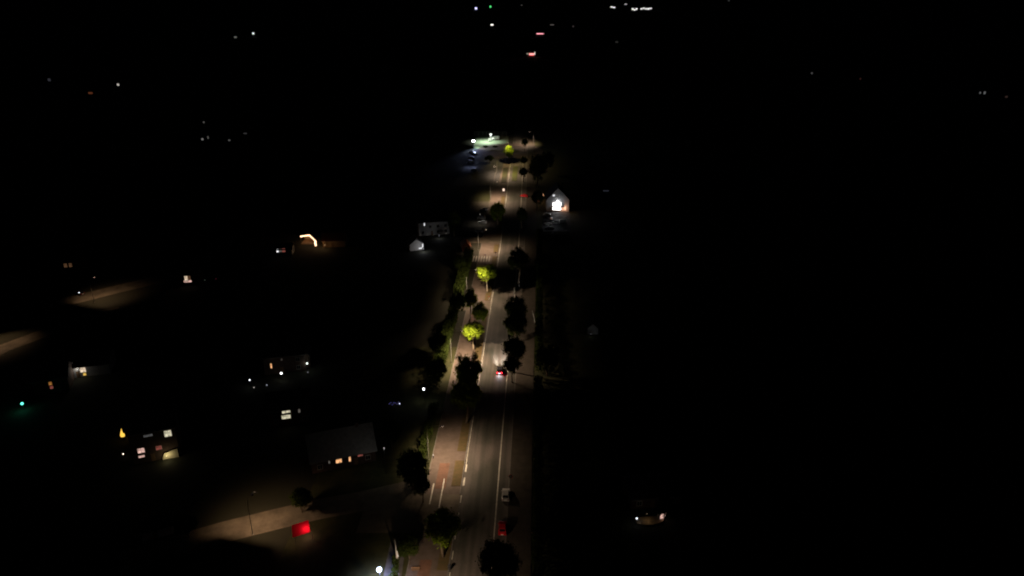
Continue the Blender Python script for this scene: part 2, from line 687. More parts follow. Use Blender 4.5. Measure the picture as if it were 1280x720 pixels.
tree(830, 652, 618, 645, 24, 'bare-looking garden tree over the lit terrace', G2, True)
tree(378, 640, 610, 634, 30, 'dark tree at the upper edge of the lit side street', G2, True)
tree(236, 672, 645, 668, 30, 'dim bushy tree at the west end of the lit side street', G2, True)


def hedge(name, s0, s1, y0, y1, h, label, group='hedges beside the boulevard', m=LEAFD):
    rd = random.Random(int(y0))
    mb = MB()
    L = y1 - y0
    n = int(L * (s1 - s0 + 2 * h) * 14)
    for _ in range(n):
        y = rd.uniform(y0, y1)
        c = cx(y)
        s = rd.uniform(s0, s1)
        z = h * rd.random() ** .5 * (.92 + .07 * math.sin(y * .37) * math.sin(y * .11 + 1) + .08 * rd.random())
        p = Vector((c + s + .25 * math.sin(y * .9), y, z))
        nrm = Vector((rd.gauss(0, 1), rd.gauss(0, 1), rd.gauss(0, 1) + .6)).normalized()
        t = nrm.orthogonal().normalized()
        t.rotate(Matrix.Rotation(rd.uniform(0, 6.28), 3, nrm))
        b = nrm.cross(t)
        q = rd.uniform(.16, .34)
        mb.quad(p - t * q, p - b * q * .6, p + t * q, p + b * q * .6)
    o = mb.build(name, m)
    return tag(o, label, 'hedge', group)


hedge('hedge', -20.6, -18.4, 141, 176, 2.3, 'dim green hedge left of the cycle path from the near junction upward')
hedge('hedge', -22.6, -19.2, 187, 240, 4.8, 'long dim green hedge left of the path beside the glowing tree')
hedge('hedge', -23.0, -19.2, 252, 300, 4.6, 'tall dim hedge left of the path between the side street and the zebra crossing')
hedge('hedge', -20.2, -18.8, 92, 120, 1.8, 'short hedge beside the path near the white banner pole')
hedge('hedge', 8.4, 10.6, 100, 190, 3.2, 'long dark hedge right of the pavement by the parked cars')
hedge('hedge', 8.4, 10.6, 196, 330, 3.4, 'long dark hedge right of the pavement past the moving car')


def hedge_along(pts, h, w, label, group='hedges in the dark estate'):
    rd = random.Random(len(label))
    mb = MB()
    for a, b in zip(pts, pts[1:]):
        L = (b - a).length
        nn = Vector((-(b - a).y, (b - a).x, 0)).normalized()
        for _ in range(int(L * (w + 2 * h) * 9)):
            p = a.lerp(b, rd.random()) + nn * rd.uniform(-w / 2, w / 2)
            p.z = h * rd.random() ** .5 * (1 + .2 * math.sin(p.x * 1.3) + .1 * math.sin(p.y * 3.1))
            nrm = Vector((rd.gauss(0, 1), rd.gauss(0, 1), rd.gauss(0, 1) + .6)).normalized()
            t = nrm.orthogonal().normalized()
            t.rotate(Matrix.Rotation(rd.uniform(0, 6.28), 3, nrm))
            q = rd.uniform(.25, .45)
            bb = nrm.cross(t)
            mb.quad(p - t * q, p - bb * q * .6, p + t * q, p + bb * q * .6)
    return tag(mb.build('hedge', LEAFD), label, 'hedge', group)



# ------------------------------------------------------------------ street lamps
WARM = (1.0, .71, .47)
LENS = glow('lamp_lens_warm', WARM, 6)


def street_lamp(p, head_rz, energy, label, col=WARM, h=9.3, arm=2.2, cone=152, blend=.55, group='street lamps along the boulevard', lens=LENS, power=True, tilt=24, drop=.20, near=0, far=0):
    o = empty('street_lamp', (p.x, p.y, 0), head_rz, label, 'street lamp', group)
    MB().tube([(0, 0, 0), (0, 0, .9), (0, 0, .95), (0, 0, h - 1.2), (.12, 0, h - .55), (.5, 0, h - .15), (1.0, 0, h), (arm - .3, 0, h + .08)],
              [.11, .11, .085, .065, .055, .05, .045, .04], 8).build('pole', STEEL, o, smooth=True)
    MB().tube([(0, 0, 0), (0, 0, .06)], [.22, .2], 10).build('base_flange', STEEL, o)
    hd = MB().prism([(arm - .45, h + .02), (arm + .35, h + .04), (arm + .3, h + .16), (arm - .3, h + .2)], -.17, .17).build('lamp_head', DARKMET, o)
    MB().box(arm - .3, -.12, h - .01, arm + .25, .12, h + .018).build('lamp_glass', lens, hd)
    MB().box(arm - .235, -.34, h - .05 - drop, arm - .22, .34, h + .02).build('added_light_shield', DARKMET, hd)  # added plate, keeps light off the ground behind the lamp
    MB().box(arm + .49, -.75, h - .235, arm + .51, .55, h + .02).build('added_light_shield', DARKMET, hd)  # added plate, keeps light off the trees and fields across the road
    for cut, sy in ((near, -1), (far, 1)):
        if cut:
            MB().box(arm - .6, sy * .26 - .008, h - .05 - .26 / math.tan(R(cut)), arm + .6, sy * .26 + .008, h + .02).build('added_light_shield', DARKMET, hd)  # added plate, cuts the light pool to leave the road dark beyond
    if power:
        light('SPOT', (arm, 0, h - .05), energy, col, o, cone=cone, blend=blend, size=.07, rot=(0, -R(tilt), 0))
    return o


def bpt(s, y):
    return Vector((cx(y) + s, y, 0))


street_lamp(bpt(-17.9, 103), 0, 9500, 'grey lamp post at the very bottom of the boulevard, below the lit tree', arm=3.6, h=9.8, blend=.35, cone=160, tilt=10)
street_lamp(bpt(-17.9, 152.5), 0, 12000, 'curved lamp post on the left at the near junction with painted lines', far=65, arm=3.6, h=9.8, cone=141, tilt=10, blend=.6)
street_lamp(bpt(-17.9, 203), 0, 29000, 'curved lamp post left of the glowing crown by the moving car', near=50, cone=162, h=11.1, arm=3.6, tilt=9, blend=.38)
street_lamp(bpt(-17.9, 253.5), 0, 15000, 'lamp post behind the dark tree at the side street', cone=168, blend=.3, h=11.8, arm=3.6, tilt=2)
street_lamp(bpt(-17.9, 309), 0, 12000, 'lamp post with lit bracket above the zebra crossing', arm=3.6, cone=140, tilt=8)
street_lamp(bpt(-17.0, 391), 0, 16000, 'lamp post beyond the round black tree by the far car park', arm=3.8, cone=150, tilt=8, h=10)
street_lamp(bpt(-16.0, 447), 0, 15000, 'lamp post at the lower edge of the blue car park', arm=3.8, cone=150, tilt=8, h=10)
street_lamp(at(632, 204), 0, 9000, 'lamp post beside the yellow lit roundabout tree', arm=1.6, h=13.5, cone=168, tilt=0, blend=.25, col=(1, .74, .32))
street_lamp(at(667, 180), PI, 12000, 'lamp post on the far right side of the roundabout', h=9, arm=3)
GE = 'street lamps in the dark estate'
street_lamp(at(118, 378), R(70), 3000, 'lamp post over the lit estate street with parked car', group=GE, col=(1, .62, .36), drop=.36, cone=125, tilt=10)
street_lamp(at(-6, 424), R(-60), 3000, 'lamp post over the curved street at the left edge', group=GE, col=(1, .62, .36), drop=.36, cone=120, tilt=10)
street_lamp(at(316, 668), R(75), 4300, 'lamp post over the side street left of the red canopy', group=GE, col=(1, .62, .36), drop=.5, cone=130, tilt=10)

# ------------------------------------------------------------------ cars


def make_car(label, body_m, estate=False, lit=False):
    o = empty('parked_car', (0, 0, 0), 0, label, 'car')
    L, W = 4.35, 1.78
    hw = W / 2
    # length runs along y, nose to +y
    low = [(-2.15, .30), (-2.17, .62), (-2.08, .92), (-1.6, .97), (.9, .97), (1.72, .86), (2.10, .70), (2.17, .45), (2.1, .26), (-2.05, .24)]
    mb = MB()
    n = len(low)
    rings = [(-hw + .0, .0, .94), (-hw, .0, 1.0), (hw, .0, 1.0)]
    i0 = 0
    xs = [(-hw + .09, .965), (-hw, 1.0), (hw, 1.0), (hw - .09, .965)]
    # centre bulge: sides slightly tucked at the top and bottom
    for x, k in [(-hw + .10, 1.0), (-hw, .985), (hw, .985), (hw - .10, 1.0)]:
        for (y, z) in low:
            mb.v.append((x, y * k, .6 + (z - .6) * (k if abs(x) > hw - .05 else 1.0) * (.86 if abs(x) > hw - .05 else 1)))
    for r in range(3):
        for k in range(n):
            a, b = r * n + k, r * n + (k + 1) % n
            mb.f.append((a, b, b + n, a + n))
    mb.f.append(tuple(reversed(range(n))))
    mb.f.append(tuple(3 * n + k for k in range(n)))
    # cabin
    rear = -2.0 if estate else -1.78
    rtop = -1.75 if estate else -1.30
    cab_b = [(rear, .95), (1.02, .95)]
    yb0, yb1, yt0, yt1, zt = rear, 1.02, rtop, .30, 1.45
    b = hw - .08
    t = hw - .26
    V = [(-b, yb0, .94), (b, yb0, .94), (b, yb1, .94), (-b, yb1, .94), (-t, yt0, zt), (t, yt0, zt), (t, yt1, zt), (-t, yt1, zt)]
    i = len(mb.v)
    mb.v += V
    for q in ((4, 5, 6, 7), (0, 1, 5, 4), (1, 2, 6, 5), (2, 3, 7, 6), (3, 0, 4, 7)):
        mb.f.append(tuple(i + k for k in q))
    mb.build('body', body_m, o, bevel=.03, smooth=False)

    def lerp(a, c, k):
        return Vector(a).lerp(Vector(c), k)

    def panel(nm, A, B, C, D, k0=.10, k1=.88, e=.07, push=.02):
        A, B, C, D = map(Vector, (A, B, C, D))     # A,B bottom; C,D top (C above B)
        nrm = (B - A).cross(D - A).normalized()
        p0 = A.lerp(D, k0); p1 = B.lerp(C, k0); p2 = B.lerp(C, k1); p3 = A.lerp(D, k1)
        q = [p0.lerp(p1, e), p0.lerp(p1, 1 - e), p3.lerp(p2, 1 - e), p3.lerp(p2, e)]
        m2 = MB()
        ii = len(m2.v)
        m2.v += [tuple(x + nrm * push) for x in q] + [tuple(x - nrm * .03) for x in q]
        m2.f += [(0, 1, 2, 3), (4, 7, 6, 5), (0, 4, 5, 1), (1, 5, 6, 2), (2, 6, 7, 3), (3, 7, 4, 0)]
        return m2.build(nm, GLASS, o)
    panel('rear_window', V[0], V[1], V[5], V[4])
    panel('windscreen', V[2], V[3], V[7], V[6])
    panel('side_window', V[1], V[2], V[6], V[5])
    panel('side_window', V[3], V[0], V[4], V[7])
    for sx in (-1, 1):
        for sy in (-1.32, 1.34):
            w = MB()
            w.tube([(sx * (hw - .21), sy, .31), (sx * (hw + .01), sy, .31)], .31, 16)
            wo = w.build('wheel', RUBBER, o)
            MB().tube([(sx * (hw - .02), sy, .31), (sx * (hw + .025), sy, .31)], .19, 10).build('rim', STEEL, wo)
        MB().box(sx * .62 - .17, -2.20, .66, sx * .62 + .17, -2.10, .84).build(
            'tail_light', glow('tail_light_on', (1, .02, .03), 14) if lit else mat('tail_light_off', (.3, .01, .01), .2, .1, 2), o)
        MB().box(sx * .60 - .2, 2.06, .50, sx * .60 + .2, 2.165, .62).build(
            'headlight', glow('headlight_on', (1, .95, .85), 5) if lit else mat('headlight_off', (.7, .7, .7), .15, .1, 2), o)
        MB().box(sx * (hw + .07) - .09, .72, .92, sx * (hw + .07) + .09, .86, 1.05).build('wing_mirror', body_m, o)
    MB().box(-.26, -2.22, .48, .26, -2.14, .60).build('licence_plate', glow('plate_lit', (.8, .85, 1), 5) if lit else WHITEM, o)
    return o


CARP = {n: mat('car_paint_' + n, c, .25, .04, 1, spec=.6) for n, c in dict(
    silver=(.72, .72, .69), red=(.62, .02, .03), dark=(.03, .032, .04), white=(.7, .7, .7), blue=(.05, .08, .18), grey=(.18, .18, .19)).items()}
proto = make_car('silver hatchback parked right of the solid white line', CARP['silver'])
proto['group'] = 'parked cars'
protoE = make_car('dark estate car parked at the head of the lit estate street', CARP['dark'], estate=True)
protoE['group'] = 'parked cars'
proto.location = bpt(2.0, 138.2)
proto.rotation_euler.z = -R(1.7)
pe = at(99, 368)
protoE.location = pe
protoE.rotation_euler.z = R(65)


def car(p, rz, paint, label, src=None):
    s = src or proto
    base = 'car_paint_silver' if s is proto else 'car_paint_dark'
    c = copy_tree(s, None, {base: CARP[paint]})
    c.location = p
    c.rotation_euler.z = rz
    c['label'] = label
    return c


car(bpt(1.75, 127.0), -R(1.7), 'red', 'dark red hatchback parked below the silver one, half hidden by the tree')
car(at(673, 662), -R(20), 'grey', 'grey car in the dark driveway right of the parked red car')
car(at(605, 263), R(80), 'white', 'uppermost pale car in the lot beside the far lamp post')
car(at(602, 273.5), R(82), 'white', 'white estate car in the middle of the roadside lot', protoE)
car(at(603, 279), R(84), 'silver', 'silver car lowest in the roadside lot')
car(at(600, 290), R(80), 'dark', 'dark car at the bottom corner of the roadside lot')
car(at(655, 246), R(75), 'red', 'dark red car turning off right of the far white line')
for k, (x, y, c, l) in enumerate([
        (590.0, 191, 'silver', 'silver car nearest the floodlight in the row on the left of the car park'),
        (592.5, 192.5, 'white', 'white car second from the floodlight in the car park'),
        (589, 198.5, 'grey', 'grey car in the middle of the car park row'),
        (588.5, 203.5, 'silver', 'silver car below the middle of the car park row'),
        (592.5, 213.5, 'white', 'white car alone at the bottom of the car park row')]):
    car(at(x, y), R(70), c, l)
for k, (x, y, c, l) in enumerate([
        (684, 270, 'silver', 'silver car topmost in the forecourt below the gabled house'),
        (685, 276, 'white', 'white car second in the forecourt row'),
        (684.5, 281.5, 'silver', 'silver car third in the forecourt row'),
        (687, 286.5, 'grey', 'grey car lowest in the forecourt row'),
        (695, 279, 'white', 'white car in the middle of the forecourt'),
        (702.5, 278, 'silver', 'silver car at the right of the forecourt')]):
    car(at(x, y), R(75 + 9 * (k % 2)), c, l)
mv = make_car('dark car driving away with glowing red tail lights', CARP['dark'], lit=True)
mv.name = 'driving_car'
mv['category'] = 'car'
mv.location = bpt(-2.4, 197.5)
mv.rotation_euler.z = -R(2)
light('SPOT', (0, -2.4, .8), 420, (.75, .85, 1), mv, name='rear_road_fill', cone=120, blend=.8, rot=(R(-35), 0, 0), size=.1)  # added spot for the white patch on the road behind the car
light('POINT', (-.62, -2.4, .75), 45, (1, .03, .06), mv, name='tail_light_glow', size=.1)
light('POINT', (.62, -2.4, .75), 45, (1, .03, .06), mv, name='tail_light_glow', size=.1)
for sx in (-.6, .6):
    light('SPOT', (sx, 2.4, .72), 34000, (1, .9, .8), mv, name='main_beam', cone=22, blend=1, rot=(R(86.5), 0, R(5 - sx * 10)), size=.1)
    light('SPOT', (sx, 2.4, .72), 9000, (1, .87, .75), mv, name='headlight_beam', cone=46, blend=1, rot=(R(85.5), 0, R(6 - sx * 10)), size=.1)

# white van beyond the court
v = empty('delivery_van', at(619.5, 174.5), R(90), 'white box van parked at the back of the green court', 'van')
MB().box(-1.05, -2.6, .35, 1.05, 1.3, 2.75).build('cargo_box', WHITEM, v, bevel=.04)
MB().prism([(1.3, .35), (3.0, .35), (3.0, 1.1), (2.5, 1.35), (2.0, 2.3), (1.3, 2.35)], -1.0, 1.0, 'x').build('cab', WHITEM, v)
MB().prism([(2.42, 1.42), (2.47, 1.44), (2.07, 2.2), (2.02, 2.18)], -.85, .85, 'x').build('windscreen', GLASS, v)
for sx in (-1, 1):
    for sy in (-1.6, 2.1):
        w = MB().tube([(sx * .8, sy, .38), (sx * 1.07, sy, .38)], .38, 14).build('wheel', RUBBER, v)
        MB().tube([(sx * 1.0, sy, .38), (sx * 1.09, sy, .38)], .2, 10).build('rim', STEEL, w)

GLW = {}


def globe(px, py, h, r, col, s, energy, label, cat='lamp', group=None, name='garden_lamp', lcol=None, spot=0):
    """post with a glowing globe; px,py point at the globe itself"""
    p = at(px, py, h)
    o = empty(name, (p.x, p.y, 0), 0, label, cat, group)
    MB().tube([(0, 0, 0), (0, 0, h - r)], [.07, .05], 6).build('post', DARKMET, o)
    key = 'globe_' + '_'.join('%02d' % int(c * 99) for c in col) + '_%d' % int(s * 10)
    MB().ball((0, 0, h), r, 10, 6).build('globe', glow(key, col, s), o, smooth=True)
    MB().tube([(0, 0, h + r * .96), (0, 0, h + r * 1.1)], [r * .25, r * .1], 8).build('cap', DARKMET, o)
    if energy:
        if spot:
            light('SPOT', (0, 0, h - r * 1.15), energy, lcol or col, o, size=r * .5, cone=spot, blend=.6)
        else:
            light('POINT', (0, -.05 - r * 1.3, h), energy, lcol or col, o, size=r * .8)
    return o



# ------------------------------------------------------------------ houses
WG = {
    'warmwhite': window_glow('room_warm_white', (1, .78, .55), 1.0),
    'orange': window_glow('room_orange', (1, .33, .10), 1.0),
    'orangeb': window_glow('room_bright_orange', (1, .50, .22), 1.3),
    'pink': window_glow('room_pink', (1, .62, .52), .95),
    'dimred': window_glow('room_dim_red', (.5, .13, .10), .5),
    'dim': window_glow('room_dim', (.5, .45, .38), .22),
    'dimgrey': window_glow('room_dim_grey', (.5, .5, .5), .16),
    'yellow': window_glow('room_yellow', (1, .62, .12), .9),
    'amber': window_glow('room_amber', (.8, .33, .07), .45),
    'white': window_glow('room_white', (.95, .97, 1), 1.3),
    'cream': window_glow('room_cream', (.95, .88, .62), .8),
    'blue': window_glow('room_blue', (.25, .27, .9), .25),
    'dimbrown': window_glow('room_dim_brown', (.5, .25, .12), .2),
}
for k, s in dict(warmwhite=1.0).items():
    pass


def window(house, u, z, w, h, pane_m, y=0.0, side=0):
    """frame set in the facade (local y = 0, facing -y); the pane is its child"""
    t = .09
    fr = MB()
    fr.box(-w / 2 - t, -.05, -h / 2 - t, w / 2 + t, .06, -h / 2)
    fr.box(-w / 2 - t, -.05, h / 2, w / 2 + t, .06, h / 2 + t)
    fr.box(-w / 2 - t, -.05, -h / 2, -w / 2, .06, h / 2)
    fr.box(w / 2, -.05, -h / 2, w / 2 + t, .06, h / 2)
    if w > 1.0:
        fr.box(-.035, -.045, -h / 2, .035, .05, h / 2)
    f = fr.build('window', FRAME, house)
    f.location = (u, y, z)
    if side:
        f.rotation_euler.z = side * PI / 2
    p = MB().box(-w / 2, -.02, -h / 2, w / 2, .03, h / 2).build('pane', pane_m, f)
    sl = MB().box(-w / 2 - .15, -.14, -h / 2 - .16, w / 2 + .15, -.052, -h / 2 - .10).build('sill', KERB, f)
    return f


def house(label, bx, by, W, D, H, rise, rz, wall, roof, lit=(), gable=False, storeys=2, door=True, cat='house', group=None, chimney=True, dark=True, over=.45, name='house'):
    base = at(bx, by)
    o = empty(name, base, rz, label, cat, group)
    hw = W / 2
    mb = MB()
    if gable:
        mb.prism([(-hw, 0), (hw, 0), (hw, H), (0, H + rise), (-hw, H)], 0, D, 'y')
    else:
        mb.prism([(0, 0), (D, 0), (D, H), (D / 2, H + rise), (0, H)], -hw, hw, 'x')
    mb.build('wall', wall, o)
    rf = MB()
    th = .22
    if gable:
        k = rise / hw
        for s in (-1, 1):
            pts = [(0, H + rise + .02), (s * (hw + over), H - over * k + .02), (s * (hw + over), H - over * k + th + .02), (0, H + rise + th + .05)]
            rf.prism(pts, -over, D + over, 'y')
    else:
        k = rise / (D / 2)
        c = D / 2
        for s in (-1, 1):
            pts = [(c, H + rise + .02), (c + s * (c + over), H - over * k + .02), (c + s * (c + over), H - over * k + th + .02), (c, H + rise + th + .05)]
            rf.prism(pts, -hw - over, hw + over, 'x')
    r = rf.build('roof', roof, o)
    if chimney:
        ch = MB()
        cxx, cyy = (hw * .45, D * .6) if gable else (hw * .55, D * .5)
        ch.box(cxx - .35, cyy - .35, H + rise * .3, cxx + .35, cyy + .35, H + rise + 1.0)
        ch.box(cxx - .42, cyy - .42, H + rise + 1.0, cxx + .42, cyy + .42, H + rise + 1.12)
        ch.build('chimney', BROWNBRICK, r)
    gut = MB()
    if not gable:
        gut.tube([(-hw - over, -over - .02, H - over * rise / (D / 2) + .04), (hw + over, -over - .02, H - over * rise / (D / 2) + .04)], .07, 6)
        gut.build('gutter', STEEL, o)
    # facade axes in world space
    ax = Vector((math.cos(rz), math.sin(rz), 0))
    n = Vector((math.sin(rz), -math.cos(rz), 0))
    used = []
    for (px, py, w, h, mk) in lit:
        P = on_plane(px, py, base, n)
        u = (P - base).dot(ax)
        z = P.z
        window(o, u, z, w, h, WG[mk])
        used.append((u, z, w))
        if abs(u) > hw or z < .3 or z > H + rise:
            print('WINDOW OUT', label, round(u, 1), round(z, 1), W, H)
    if door:
        du = -hw * .15
        while any(abs(du - a) < 1.4 and b < 2.6 for a, b, _ in used) and du < hw - 1:
            du += .5
        d = MB().box(du - .48, -.06, 0.02, du + .48, .02, 2.1).build('door', WOOD, o)
        MB().box(du + .30, -.11, 1.0, du + .36, -.062, 1.12).build('handle', STEEL, d)
        used.append((du, 1.1, 1))
    if dark:
        for st in range(storeys):
            z = 1.5 + 2.75 * st
            if z + .8 > H + (rise * .4 if gable else 0):
                break
            nn = max(1, int(W / 3.2))
            for k in range(nn):
                u = -hw + W * (k + .5) / nn
                if all(abs(u - a) > w / 2 + .95 or abs(z - b) > 1.5 for a, b, w in used):
                    window(o, u, z, 1.1, 1.2, GLASS)
    return o


# lit gable-fronted house right of the far road
GH = house('white gable-fronted house floodlit at its entrance, right of the boulevard', 697, 264.5, 11.6, 12, 6.4, 6.2, 0, RENDERW, TILE,
           lit=[(692.3, 244.2, 1.1, 1.0, 'white'), (695.0, 243.6, 1.0, 1.0, 'dimgrey'), (698, 243.8, 1.0, 1.0, 'dimgrey'), (701, 244.3, .9, 1.0, 'dimgrey')],
           gable=True, storeys=1, dark=False)
b0 = at(697, 264.5)
MB().box(-3.0, -1.9, 2.75, 3.4, -.1, 2.95).build('porch_canopy', DARKMET, GH)
MB().box(-2.6, -.09, .9, 1.6, -.03, 4.9).build('glazed_front', window_glow('foyer_glow', (1, .96, .92), 7, .5), GH)
MB().box(2.2, -.09, .9, 4.2, -.03, 2.5).build('lounge_window', window_glow('lounge_glow', (1, .52, .33), 2.2, .9), GH)
for u in (-2.9, 3.3):
    MB().tube([(u, -1.8, 0), (u, -1.8, 2.75)], .07, 8).build('porch_post', STEEL, GH)
wl = MB().box(-.25, -.35, 5.5, .25, -.05, 5.7).build('wall_lamp', glow('flood_white', (.95, .97, 1), 30), GH)
light('POINT', (0, -1.7, 4.6), 150, (.86, .9, 1), GH, size=.3)
light('POINT', (3.4, -1.2, 2.0), 160, (1, .5, .3), GH, size=.3)
# white lit menu board in front
s = empty('notice_board', at(695, 264.0), 0, 'small white illuminated board in front of the gabled house', 'board')
MB().box(-.95, -.08, .8, .95, .08, 1.9).build('panel', glow('board_white', (1, .98, .95), 2.2), s)
for u in (-.8, .8):
    MB().tube([(u, 0, 0), (u, 0, .8)], .05, 6).build('post', STEEL, s)
# low walls below the forecourt
for (x0, x1, l) in ((674.5, 689.5, 'low pale wall at the left of the forecourt entrance'), (693, 711, 'low pale wall at the right of the forecourt entrance')):
    a, b = at(x0, 293), at(x1, 293)
    w_ = empty('garden_wall', ((a.x + b.x) / 2, a.y, 0), 0, l, 'wall', 'low walls of the forecourt')
    hw = (b.x - a.x) / 2
    MB().box(-hw, -.15, 0, hw, .15, 1.3).build('wall_body', GREYR, w_)
    MB().box(-hw - .05, -.22, 1.303, hw + .05, .22, 1.4).build('coping', KERB, w_)
globe(690, 272, 5, .12, (.9, .95, 1), 2, 560, 'slim lamp added on the forecourt to brighten the parked cars', spot=150)  # made-up lamp, added so the forecourt cars show
globe(600, 268, 5, .12, (1, .9, .8), 1, 1000, 'slim lamp above the pale cars in the roadside lot', spot=150)
globe(587, 200, 5, .12, (.55, .62, 1), 1, 3200, 'slim lamp beside the row of cars in the blue car park', spot=155)
# orange lanterns by the drive
globe(678.5, 244, 3.2, .45, (1, .45, .22), 6, 60, 'orange lantern left of the gabled house')
globe(673.5, 251, 1.2, .35, (1, .15, .12), .8, 0, 'small dull red lamp below the orange lantern')

# grey lit terrace of houses left of the boulevard
house('pale grey house with long lit front and dark windows', 543, 293.5, 14.5, 8, 6.6, 2.6, R(14), RENDERW, TILE, lit=[(530.5, 280.5, .45, 1.3, 'white')], storeys=2)
globe(549, 294, 1.6, .12, (.9, .92, 1), .6, 60, 'low garden light in front of the pale grey house')
house('small pale gabled house with a bright porch at its corner', 521, 313, 6, 6, 3.0, 2.2, R(18), RENDERW, TILEG, lit=[(528.3, 307, .5, 1.7, 'white'), (525.5, 310.2, 1.5, .6, 'white')], gable=True, storeys=1, door=False, dark=False)
globe(529.5, 311, 1.4, .12, (.9, .92, 1), 1, 130, 'low light by the porch of the small pale house')
house('red brick gable end lit by the street lamp above the zebra crossing', 583, 314, 3.6, 5, 2.4, 1.9, R(8), BRICK, TILER, gable=True, storeys=1, door=False, chimney=False)

# house with orange windows and grey roof
HB = house('long house with four orange lit windows under a grey roof', 431, 584, 15.5, 9.5, 3.5, 4.6, R(20), BROWNBRICK, TILEG,
           lit=[(411.5, 576.5, .35, 1.3, 'dim'), (423.4, 574.8, 1.35, 1.7, 'orangeb'), (437.2, 573.2, .45, 1.6, 'orangeb'), (450.2, 567.8, 1.2, 1.1, 'dimred')], storeys=1)
globe(480, 560, 7.5, .12, (1, .95, .85), .8, 120, 'tall dim lamp hidden in the trees right of the orange-windowed house')
# left cluster near the bottom
house('tall house with a split pink window and a square cream window above', 197, 575.3, 10.6, 8, 8.8, 2.4, R(20), BROWNBRICK, TILE,
      lit=[(176.3, 563.2, 1.5, 1.3, 'pink'), (176.9, 570.4, 1.35, .6, 'pink'), (198.5, 559.7, 1.3, 1.1, 'dimred'), (209.8, 541.8, 1.6, 1.7, 'cream'), (185, 544.4, 2.0, .6, 'dimgrey')], storeys=1)
pp = at(213.5, 573.5)
cv = empty('lit_awning', pp, R(20), 'cream awning glowing beside the pink window house', 'awning')
MB().prism([(-1.9, 0.1), (1.9, .1), (1.9, 2.6), (-1.2, 1.9)], 0, .12, 'y').build('side_sheet', mat('cream_canvas', (.62, .55, .36), .8, .1, 2), cv)
light('POINT', (-.6, -1.1, 1.4), 60, (1, .85, .5), cv, size=.15)
MB().ball((-.6, -1.1, 1.7), .06, 8, 5).build('hanging_bulb', glow('bulb_warm', (1, .85, .5), 4), cv)
# bright yellow garden fire bowl
fb = empty('fire_bowl', at(153.5, 548), 0, 'burning fire bowl with yellow flames left of the pink window house', 'fire bowl')
MB().tube([(0, 0, .3), (0, 0, .45), (0, 0, .6)], [.25, .5, .6], 12).build('bowl', DARKMET, fb)
for a in range(3):
    MB().tube([(.4 * math.cos(a * 2.1), .4 * math.sin(a * 2.1), 0), (.25 * math.cos(a * 2.1), .25 * math.sin(a * 2.1), .35)], .03, 5).build('leg', DARKMET, fb)
fm = MB()
for (x, y, r0, h) in ((-.15, 0, .36, 2.0), (.3, .1, .34, 1.1), (.05, -.1, .3, 2.6), (-.3, .05, .22, 1.2)):
    fm.tube([(x, y, .5), (x + .05, y, .5 + h * .3), (x + .12, y, .5 + h * .65), (x + .22, y, .5 + h)], [r0 * .7, r0, r0 * .6, .02], 8)
fm.build('flame', glow('flame_yellow', (1, .58, .08), 1.3), fb)
light('POINT', (0, 0, 1.6), 30, (1, .55, .15), fb, size=.3)
globe(154, 567.5, 1.1, .14, (1, .8, .7), 4, 0, 'small white garden light below the fire bowl')

# middle-left
house('dark house with a four-pane cream window', 364, 531, 11, 8, 5.2, 3.0, R(14), BROWNBRICK, TILE,
      lit=[(354.6, 514.2, .85, 1.25, 'cream'), (360.0, 513.0, 1.05, 1.35, 'cream'), (357.6, 521, 2.3, 1.15, 'cream'), (374, 513, .5, 1.3, 'dim')], storeys=2)
house('dark house with a porch lamp and a narrow orange window', 357, 466, 12, 8, 6.0, 3, R(12), BROWNBRICK, TILE,
      lit=[(339, 457.3, .4, 1.6, 'orangeb'), (352, 449.3, .3, .4, 'dim')], storeys=2)
globe(351.5, 466.5, 2.3, .30, (1, .98, .95), 5, 16, 'bright white porch light of the house with the narrow orange window')
house('grey house dimly lit at the corner with one bright lamp', 377, 461, 5.5, 6, 4.6, 2, R(12), BROWNBRICK, TILE, gable=True, storeys=1, door=False, dark=False)
globe(383.8, 454.3, 2.6, .27, (.9, 1, .9), 3, 25, 'bright lamp at the right corner of the grey house')
globe(312, 475, 2.2, .24, (.85, .92, 1), 2.2, 12, 'cold white garden lamp left of the orange window')
globe(317.5, 484.3, .8, .13, (1, .9, .8), .9, 0, 'tiny garden light below the cold white lamp')
globe(333.5, 481.3, .8, .18, (.8, .85, 1), .5, 0, 'faint garden light between the cold lamp and the porch light')
globe(384.7, 465.3, .7, .14, (.9, .9, 1), .35, 0, 'faint ground light under the corner lamp')
globe(529.5, 486.3, 4.0, .27, (1, .98, 1), 10, 60, 'bright white lamp on a post in the dark left of the boulevard')
# blue fairy lights
fl = empty('fairy_lights', at(493, 510), R(10), 'string of faint blue fairy lights on a garden frame', 'fairy lights')
MB().tube([(-1.6, 0, 0), (-1.6, 0, 1.9), (1.6, 0, 1.5), (1.6, 0, 0)], .03, 5).build('frame', DARKMET, fl)
bl = MB()
for k in range(7):
    bl.ball((-1.3 + k * .42, -.05, 1.5 + .4 * math.sin(k * 2.3)), .07, 6, 4)
bl.build('bulbs', glow('fairy_blue', (.35, .32, 1), .7), fl)
MB().ball((1.5, -.1, 1.3), .16, 8, 5).build('end_bulb', glow('fairy_white', (.75, .75, 1), 2), fl)

